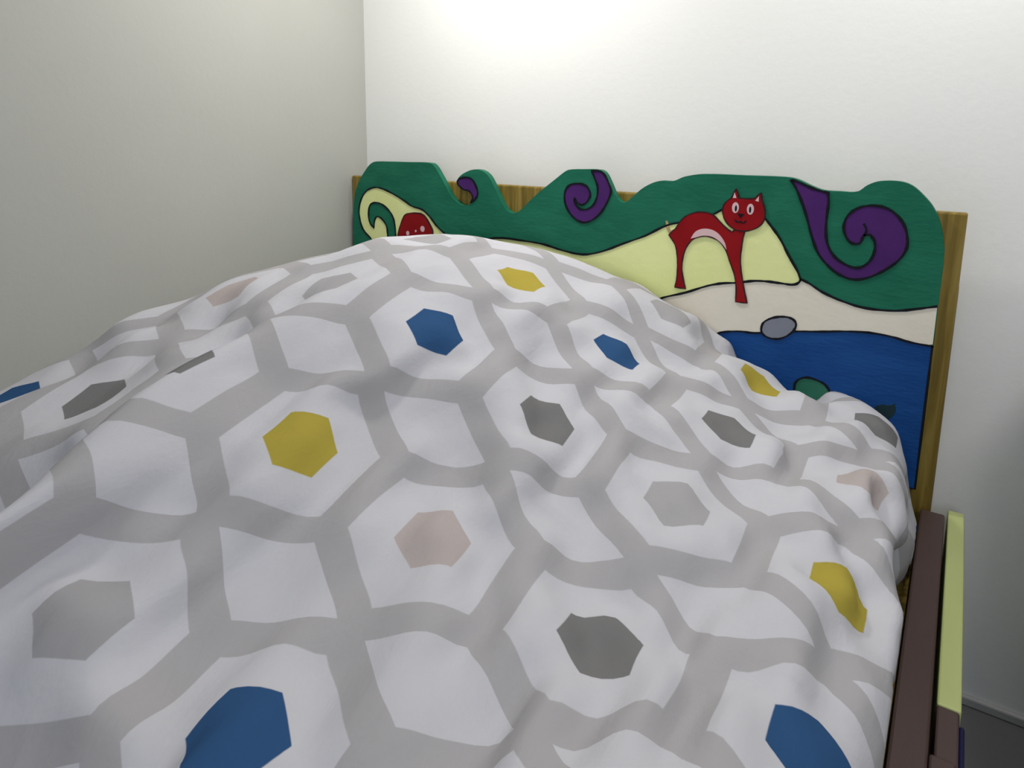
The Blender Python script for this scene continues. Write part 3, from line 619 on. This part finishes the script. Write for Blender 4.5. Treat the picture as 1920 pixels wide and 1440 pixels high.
709 -761 1021 750 -756 1023 790 -750 1024 831 -747 1021 870 -745 1027 906 -741 1012 940 -735 992 977 -731 981 1014 -728 970 1043 -724 944 1082 -721 934 1107 -715 904 1132 -709 873 1171 -708 862 1209 -708 854 1237 -702 826 1276 -703 826 1309 -700 804 1343 -697 782 1377 -694 761
1416 -693 753 1445 -689 729 1483 -687 715 1522 -686 724 1561 -683 731 1594 -680 708 1628 -674 691 1667 -675 694 1685 -669 658 1690 -664 619 1685 -658 579 1663 -657 545 1637 -659 513 1611 -660 481 1588 -661 447 1567 -662 412 272 -817 364 287 -816 402 300 -815 441 313 -813 480
324 -810 519 332 -806 559 338 -801 599 341 -795 639 341 -789 679 339 -783 719 337 -776 760 340 -770 800 354 -765 838 377 -760 871 407 -754 899 439 -749 924 474 -744 945 510 -739 966 548 -734 981 588 -729 991 628 -724 999 667 -719 1011 707 -713 1030 747 -707 1040
788 -702 1037 828 -699 1031 868 -697 1033 903 -692 1013 940 -688 1000 977 -684 986 1016 -680 974 1042 -676 945 1082 -675 943 1106 -669 913 1137 -664 888 1170 -661 866 1209 -660 859 1239 -657 833 1278 -655 828 1304 -654 799 1344 -651 790 1380 -648 771 1416 -646 752 1444 -642 725
1483 -641 729 1520 -640 716 1556 -635 730 1594 -634 719 1632 -632 716 1664 -626 695 1686 -623 663 1685 -620 624 1672 -613 587 1646 -614 555 1621 -615 523 1598 -616 488 1578 -616 453 1559 -615 416 297 -778 354 310 -776 393 321 -773 432 331 -770 471 339 -766 511 343 -760 551
345 -755 592 344 -748 632 340 -742 672 336 -736 712 334 -730 752 339 -724 792 354 -718 830 377 -713 863 407 -708 891 440 -703 915 474 -698 937 509 -693 958 546 -687 976 584 -682 990 624 -677 1002 664 -671 1012 704 -664 1033 748 -656 1031 788 -651 1032 827 -650 1027
865 -648 1035 901 -644 1018 939 -640 1005 975 -636 988 1006 -633 966 1042 -629 952 1079 -627 947 1110 -623 922 1145 -619 902 1173 -615 874 1208 -613 858 1240 -610 835 1278 -608 827 1304 -607 797 1344 -604 792 1378 -602 770 1413 -599 753 1448 -596 734 1488 -595 737 1516 -594 710
1554 -589 719 1594 -587 716 1632 -584 723 1646 -582 685 1681 -578 666 1684 -575 626 1654 -573 598 1632 -571 564 1612 -570 527 1594 -569 490 1578 -568 453 1561 -568 415 319 -737 345 329 -734 384 338 -730 424 345 -725 464 349 -720 504 349 -714 544 347 -708 585 343 -702 625
338 -696 665 333 -690 705 332 -684 745 338 -678 785 352 -672 822 376 -667 856 405 -662 883 438 -657 907 472 -652 929 508 -646 949 544 -641 968 581 -636 984 619 -630 1001 658 -624 1014 698 -617 1029 744 -608 1028 782 -605 1033 822 -602 1029 860 -599 1038 893 -597 1016
930 -593 1000 965 -589 982 1001 -585 967 1039 -582 958 1076 -579 944 1104 -577 917 1139 -573 898 1171 -569 875 1208 -565 862 1237 -563 836 1274 -560 826 1301 -560 796 1338 -558 782 1375 -555 766 1409 -553 747 1448 -550 741 1488 -547 737 1511 -547 704 1551 -545 701 1590 -541 708
1627 -536 722 1646 -534 686 1680 -532 666 1688 -530 626 1661 -527 595 1639 -525 561 1620 -523 524 1604 -523 486 1588 -522 447 1573 -523 409 337 -694 336 344 -690 376 350 -685 416 354 -680 457 354 -674 497 352 -668 537 347 -661 578 341 -655 617 335 -649 657 330 -643 697
330 -637 738 336 -631 778 351 -626 815 373 -620 849 402 -615 878 434 -610 902 469 -605 924 504 -600 944 540 -595 963 576 -589 981 613 -583 998 652 -578 1012 691 -571 1024 733 -564 1027 774 -558 1033 814 -555 1032 853 -551 1034 883 -551 1009 921 -547 999 958 -542 983
997 -538 972 1032 -535 953 1066 -533 934 1098 -530 913 1132 -526 893 1165 -523 872 1200 -519 855 1227 -518 827 1265 -514 820 1297 -514 797 1332 -512 778 1370 -509 764 1407 -506 751 1442 -504 736 1481 -500 732 1510 -500 704 1548 -499 706 1586 -495 698 1623 -488 712 1659 -489 697
1684 -486 666 1687 -485 626 1681 -488 585 1662 -486 549 1643 -483 513 1625 -481 476 1608 -480 439 1593 -480 400 351 -650 329 356 -645 369 358 -639 410 359 -633 450 356 -627 490 352 -621 530 346 -615 570 339 -609 610 333 -603 650 329 -597 690 329 -591 731 336 -585 770
349 -579 808 371 -574 843 398 -569 873 429 -564 898 463 -559 921 498 -554 941 533 -548 961 569 -543 980 606 -537 996 645 -531 1010 684 -524 1020 724 -518 1024 765 -513 1027 805 -508 1029 845 -504 1026 880 -502 1009 919 -499 1001 957 -495 989 992 -491 970 1026 -488 950
1062 -485 932 1100 -483 923 1135 -480 905 1161 -476 876 1189 -473 849 1220 -471 824 1256 -469 806 1294 -467 800 1332 -466 787 1362 -463 760 1399 -460 748 1434 -459 728 1471 -457 713 1510 -454 715 1550 -454 721 1581 -448 698 1620 -446 689 1659 -441 695 1681 -440 662 1686 -441 621
1694 -444 580 1686 -447 539 1669 -446 502 1651 -443 465 1633 -442 428 1617 -440 390 364 -604 322 365 -599 363 364 -593 403 361 -587 443 357 -581 483 351 -574 523 344 -568 563 337 -562 603 332 -556 643 328 -550 683 329 -544 723 335 -538 763 348 -533 802 368 -528 837
393 -523 868 423 -518 896 456 -513 920 490 -507 941 525 -502 962 561 -496 980 598 -490 996 637 -484 1008 677 -478 1015 717 -472 1019 758 -467 1019 798 -462 1020 839 -458 1017 879 -454 1010 917 -451 1002 956 -447 992 991 -444 973 1026 -440 952 1061 -438 935 1101 -436 929
1137 -433 912 1163 -429 881 1192 -426 855 1224 -424 832 1254 -422 804 1292 -421 789 1332 -419 792 1363 -416 766 1399 -414 746 1435 -413 726 1470 -410 706 1510 -408 712 1548 -407 726 1587 -404 714 1617 -398 690 1657 -395 691 1678 -394 656 1684 -395 616 1696 -398 576 1699 -402 535
1690 -404 494 1676 -404 456 1659 -403 418 1642 -402 380 375 -559 316 372 -553 356 368 -547 396 363 -540 436 357 -534 476 350 -528 516 343 -522 556 337 -516 596 332 -509 636 329 -503 676 330 -497 716 335 -492 756 347 -486 795 365 -481 831 389 -476 864 417 -471 893
448 -466 919 481 -461 942 516 -456 963 552 -450 981 590 -444 995 630 -438 1005 670 -432 1010 710 -426 1011 751 -421 1010 791 -417 1009 832 -412 1006 872 -408 1003 912 -403 998 952 -400 992 990 -396 978 1026 -393 961 1060 -391 941 1099 -389 932 1137 -386 915 1168 -383 891
1198 -381 863 1230 -379 838 1261 -376 811 1293 -374 783 1332 -372 791 1369 -371 778 1400 -369 751 1431 -367 726 1469 -363 713 1509 -362 708 1546 -360 724 1586 -358 727 1618 -353 706 1653 -348 686 1674 -348 652 1681 -350 612 1693 -352 572 1702 -355 531 1702 -359 489 1694 -362 449
1682 -363 410 1667 -362 371 386 -513 310 379 -506 350 372 -500 390 365 -494 429 358 -488 469 350 -481 509 344 -475 549 338 -469 589 333 -463 629 331 -457 669 331 -451 709 336 -445 750 347 -440 789 363 -435 826 384 -430 860 411 -425 891 441 -420 918 473 -415 943
507 -410 964 544 -404 981 582 -397 994 622 -391 1001 663 -385 1003 703 -380 1002 744 -376 1001 784 -371 999 825 -366 996 865 -362 993 905 -357 989 945 -353 982 985 -349 975 1023 -346 962 1060 -343 944 1097 -341 928 1135 -338 913 1169 -336 892 1200 -334 867 1234 -333 848
1266 -331 825 1293 -329 795 1333 -325 792 1368 -323 775 1392 -323 745 1431 -321 734 1471 -320 733 1508 -317 721 1547 -315 713 1584 -310 723 1617 -306 702 1648 -303 679 1671 -302 647 1677 -303 607 1688 -306 568 1699 -309 527 1706 -312 486 1705 -316 444 1699 -319 404 1690 -321 364
399 -467 306 388 -460 345 378 -454 383 368 -447 423 359 -441 462 352 -435 502 345 -428 541 339 -422 581 335 -416 622 333 -410 662 334 -404 702 338 -398 743 347 -393 782 361 -388 820 381 -383 856 405 -379 888 433 -374 918 464 -369 943 499 -363 964 536 -357 980
575 -351 990 615 -345 995 656 -339 994 696 -334 993 737 -329 991 777 -325 989 818 -320 986 858 -316 983 898 -312 974 938 -309 967 978 -305 960 1017 -300 951 1055 -297 938 1092 -295 922 1129 -292 905 1166 -289 889 1202 -287 872 1235 -285 850 1257 -285 816 1288 -283 791
1328 -279 788 1363 -277 770 1390 -276 740 1429 -276 730 1468 -273 738 1507 -272 730 1542 -269 710 1581 -265 706 1620 -259 708 1648 -256 680 1666 -255 644 1673 -257 604 1680 -260 564 1694 -262 524 1705 -266 483 1710 -270 441 1709 -273 400 1706 -277 359 413 -421 302 398 -414 340
385 -407 378 373 -401 416 363 -394 455 354 -388 495 347 -382 534 342 -376 574 338 -369 615 336 -363 655 337 -357 695 340 -352 736 348 -346 776 360 -341 814 377 -337 851 399 -332 886 425 -328 917 455 -323 943 490 -317 964 528 -311 978 568 -305 985 608 -298 986
649 -293 985 690 -287 984 730 -282 981 770 -278 978 811 -273 975 851 -270 969 890 -267 960 930 -264 951 970 -260 942 1009 -256 933 1048 -252 925 1086 -249 912 1123 -246 895 1161 -243 881 1199 -240 866 1234 -238 847 1250 -239 810 1281 -238 784 1321 -233 778 1360 -229 769
1391 -229 743 1426 -230 724 1465 -227 727 1500 -230 710 1538 -223 719 1576 -218 713 1613 -212 701 1646 -208 678 1661 -209 640 1669 -211 600 1676 -214 560 1690 -216 520 1700 -219 479 1707 -222 437 1710 -226 396 1712 -230 355 429 -376 300 411 -369 336 395 -361 373 380 -354 410
368 -348 449 358 -341 488 350 -335 528 344 -329 568 341 -323 608 339 -317 648 340 -311 689 344 -305 729 350 -300 769 360 -295 808 375 -290 846 394 -286 882 417 -281 915 447 -276 943 482 -271 963 520 -264 975 561 -258 979 602 -252 978 643 -246 976 683 -240 974
724 -235 971 764 -231 968 804 -227 964 843 -224 955 883 -221 946 923 -219 936 962 -215 928 1002 -211 920 1042 -206 912 1082 -202 902 1117 -201 884 1155 -198 867 1193 -195 853 1230 -190 840 1255 -192 808 1279 -192 776 1313 -193 754 1353 -185 752 1392 -181 741 1424 -185 717
1457 -191 696 1496 -190 686 1529 -180 706 1568 -172 713 1605 -166 697 1637 -162 672 1655 -162 636 1665 -165 596 1673 -168 555 1680 -171 514 1686 -174 473 1692 -177 433 1698 -181 392 1704 -184 351 446 -332 299 425 -324 333 406 -316 368 389 -308 405 375 -301 443 363 -295 481
354 -289 521 348 -282 561 344 -276 601 343 -270 641 344 -264 682 347 -259 722 353 -253 762 362 -248 802 374 -243 841 389 -239 879 410 -235 913 438 -230 943 473 -224 963 513 -217 971 555 -211 970 596 -204 969 637 -199 966 677 -193 963 717 -188 960 757 -184 957
796 -181 950 835 -178 940 875 -176 931 915 -173 923 955 -169 915 995 -166 907 1035 -161 899 1075 -157 890 1110 -156 871 1146 -155 852 1183 -151 836 1221 -146 825 1255 -145 801 1289 -146 778 1306 -149 742 1344 -146 728 1383 -140 719 1416 -145 695 1448 -152 671 1488 -146 672
1517 -136 699 1556 -128 703 1590 -123 683 1620 -121 657 1646 -118 627 1647 -124 586 1648 -130 546 1653 -133 506 1659 -136 466 1667 -138 426 1675 -140 385 1683 -142 345 464 -288 299 440 -279 331 418 -270 364 399 -262 400 382 -255 437 369 -248 475 358 -242 514 351 -236 554
347 -230 594 346 -224 634 348 -218 675 351 -212 715 357 -206 755 364 -201 795 374 -196 835 386 -192 874 404 -188 911 429 -184 943 465 -178 963 508 -170 962 550 -163 961 591 -157 959 631 -151 956 671 -146 953 711 -141 950 750 -137 945 789 -135 935 828 -132 926
867 -130 917 907 -127 909 947 -124 901 987 -120 893 1027 -116 886 1065 -113 874 1100 -112 854 1136 -111 836 1172 -108 820 1209 -105 804 1245 -102 785 1282 -100 768 1303 -102 734 1333 -105 707 1370 -106 689 1404 -109 668 1441 -110 652 1478 -100 666 1505 -92 695 1543 -85 688
1562 -97 655 1589 -101 626 1621 -81 613 1609 -98 579 1610 -103 539 1617 -104 498 1626 -104 458 1635 -104 418 1646 -104 378 1656 -104 338""".split()], float).reshape(NU, NV, 3) / 1000.0
PRINT = {  # colour of the small hexagon, by repeat (row, column)
    'b': (0.028, 0.080, 0.195), 'y': (0.38, 0.31, 0.055), 'd': (0.175, 0.175, 0.18), 'l': (0.355, 0.35, 0.37), 'p': (0.42, 0.372, 0.372)}
CELL = {(1, -1): 'b', (0, -1): 'l', (-1, -1): 'd', (0, 0): 'y', (1, 0): 'p', (2, 0): 'd', (3, 0): 'b', (-1, 0): 'd', (-2, 0): 'd', (-3, 0): 'b',
        (0, 1): 'b', (1, 1): 'd', (2, 1): 'l', (3, 1): 'y', (-1, 1): 'l', (-2, 1): 'p', (-3, 1): 'y', (0, 2): 'y', (1, 2): 'b', (2, 2): 'd', (3, 2): 'p',
        (-1, 2): 'l', (1, 3): 'l', (2, 3): 'y', (3, 3): 'd', (0, 3): 'p', (-2, 2): 'd', (4, 0): 'l', (4, 1): 'b', (4, 2): 'y', (2, -1): 'y', (3, -1): 'p'}

def refine(G, k):
    """cubic (Catmull-Rom) refinement of a point grid along its first axis"""
    n = G.shape[0]
    P = np.concatenate([2*G[:1] - G[1:2], G, 2*G[-1:] - G[-2:-1]], 0)
    out = []
    for i in range(n - 1):
        p0, p1, p2, p3 = P[i], P[i+1], P[i+2], P[i+3]
        for s in range(k):
            t = s / k
            out.append(0.5*((2*p1) + (-p0+p2)*t + (2*p0-5*p1+4*p2-p3)*t*t + (-p0+3*p1-3*p2+p3)*t**3))
    out.append(G[-1])
    return np.array(out)
K = 4
G = refine(Q, K)
G = refine(G.transpose(1, 0, 2), K).transpose(1, 0, 2)
nu, nv = G.shape[:2]
us = U0 + np.arange(nu) / (GN * K)
vs_ = V0 + np.arange(nv) / (GN * K)
# the long crease along the wall side of the heap, and soft small creases
gu = np.gradient(G, axis=0)
gv = np.gradient(G, axis=1)
nrm = np.cross(gv, gu)
nrm /= np.linalg.norm(nrm, axis=2, keepdims=True) + 1e-9
nrm *= np.sign(nrm[..., 2:].mean())
uu, vv = np.meshgrid(us, vs_, indexing='ij')
def bell(x, s):
    return np.exp(-(x / s) ** 2)
line_ = -0.97 - 0.08 * uu - 0.05 * np.sin(uu * 3.1)
win = 1 / (1 + np.exp(-(uu + 1.7) * 5)) / (1 + np.exp((uu - 0.75) * 7))
disp = 0.011 * win * (bell(vv - line_ - 0.08, 0.10) - 0.9 * bell(vv - line_ + 0.10, 0.09))
def ramp(x, a, b_):
    s_ = np.clip((x - a) / (b_ - a), 0, 1)
    return s_ * s_ * (3 - 2 * s_)
hang = ramp(vv, 3.15, 3.7)            # gathers where the cloth drops over the mattress edge
disp = disp + hang * (0.0060 * np.sin(9.5 * uu + 1.6 * np.sin(2.7 * uu) + 0.8 * vv) + 0.0030 * np.sin(21 * uu + 1.3 + 2.0 * vv)
                      - 0.003 - 0.026 * bell(uu - 1.62, 0.24))
CREASE = [(1.52, 1.05, 1.50, 2.0, 1), (1.60, 1.25, 1.62, 2.1, -1), (0.62, 1.0, 0.50, 1.75, 1), (0.62, 0.72, 0.30, 0.80, -1), (1.18, 1.80, 0.80, 2.25, 1),
          (0.45, 1.75, 0.32, 2.15, 1), (-0.80, 1.70, -0.30, 2.0, 1), (1.05, 2.7, 0.95, 3.3, 1), (0.35, 2.6, 0.30, 3.2, 1), (0.28, 2.7, 0.22, 3.3, -1),
          (2.1, 1.9, 2.0, 2.8, 1), (2.6, 2.3, 2.5, 3.1, -1), (1.4, 2.5, 1.35, 3.2, -1), (0.30, 1.85, 0.05, 2.05, 1), (-0.15, -1.75, 0.75, -1.15, 1)]
for u1, v1, u2, v2, sg in CREASE:
    dx_, dy_ = u2 - u1, v2 - v1
    l2 = dx_ * dx_ + dy_ * dy_
    tt = ((uu - u1) * dx_ + (vv - v1) * dy_) / l2
    off_ = ((uu - u1) * dy_ - (vv - v1) * dx_) / math.sqrt(l2) + 0.035 * np.sin(tt * 5)
    disp = disp + sg * 0.0038 * bell(off_, 0.05) * np.clip(1 - (2 * tt - 1) ** 2, 0, 1)
G = G + nrm * disp[..., None]
G[..., 0] = np.minimum(G[..., 0], 1.660 + np.clip((G[..., 2] - 0.447) * 1.3, 0, 0.040))   # rests inside the rail
on_top = (G[..., 0] > 0.06) & (G[..., 0] < 1.60) & (G[..., 1] > -2.0)
G[..., 2] = np.where(on_top, np.maximum(G[..., 2], 0.416), G[..., 2])   # lies on the mattress
me = bpy.data.meshes.new('quilt')
faces = [(a*nv + b, a*nv + b + 1, (a+1)*nv + b + 1, (a+1)*nv + b) for a in range(nu-1) for b in range(nv-1)]
me.from_pydata([tuple(p) for p in G.reshape(-1, 3)], [], faces)
uvl = me.uv_layers.new(name='cloth')
li = np.empty(len(me.loops), int)
me.loops.foreach_get('vertex_index', li)
uvl.data.foreach_set('uv', np.stack([us[li // nv], vs_[li % nv]], 1).astype('f').ravel())
att = me.attributes.new('print', 'FLOAT_COLOR', 'FACE')
cols = []
order = 'ydblp'
for a in range(nu-1):
    for b in range(nv-1):
        c = int(math.floor((us[a] + us[a+1]) / 2 + 0.5))
        r = int(math.floor((vs_[b] + vs_[b+1]) / 2 + 0.5))
        key = CELL.get((r, c), order[(r * 2 + c * 3) % 5])
        cols.extend((*PRINT[key], 1.0))
att.data.foreach_set('color', np.array(cols, 'f'))
me.polygons.foreach_set('use_smooth', [True] * len(me.polygons))
me.materials.append(M['quilt'])
me.update()
quilt = bpy.data.objects.new('quilt', me)
COL.objects.link(quilt)
tag(quilt, 'white quilt with grey lattice and coloured hexagons heaped over the bed', 'quilt')
if sum(p.normal.z for p in me.polygons) < 0:
    me.flip_normals()
so = quilt.modifiers.new('thickness', 'SOLIDIFY')
so.thickness = 0.012
so.offset = -1.0
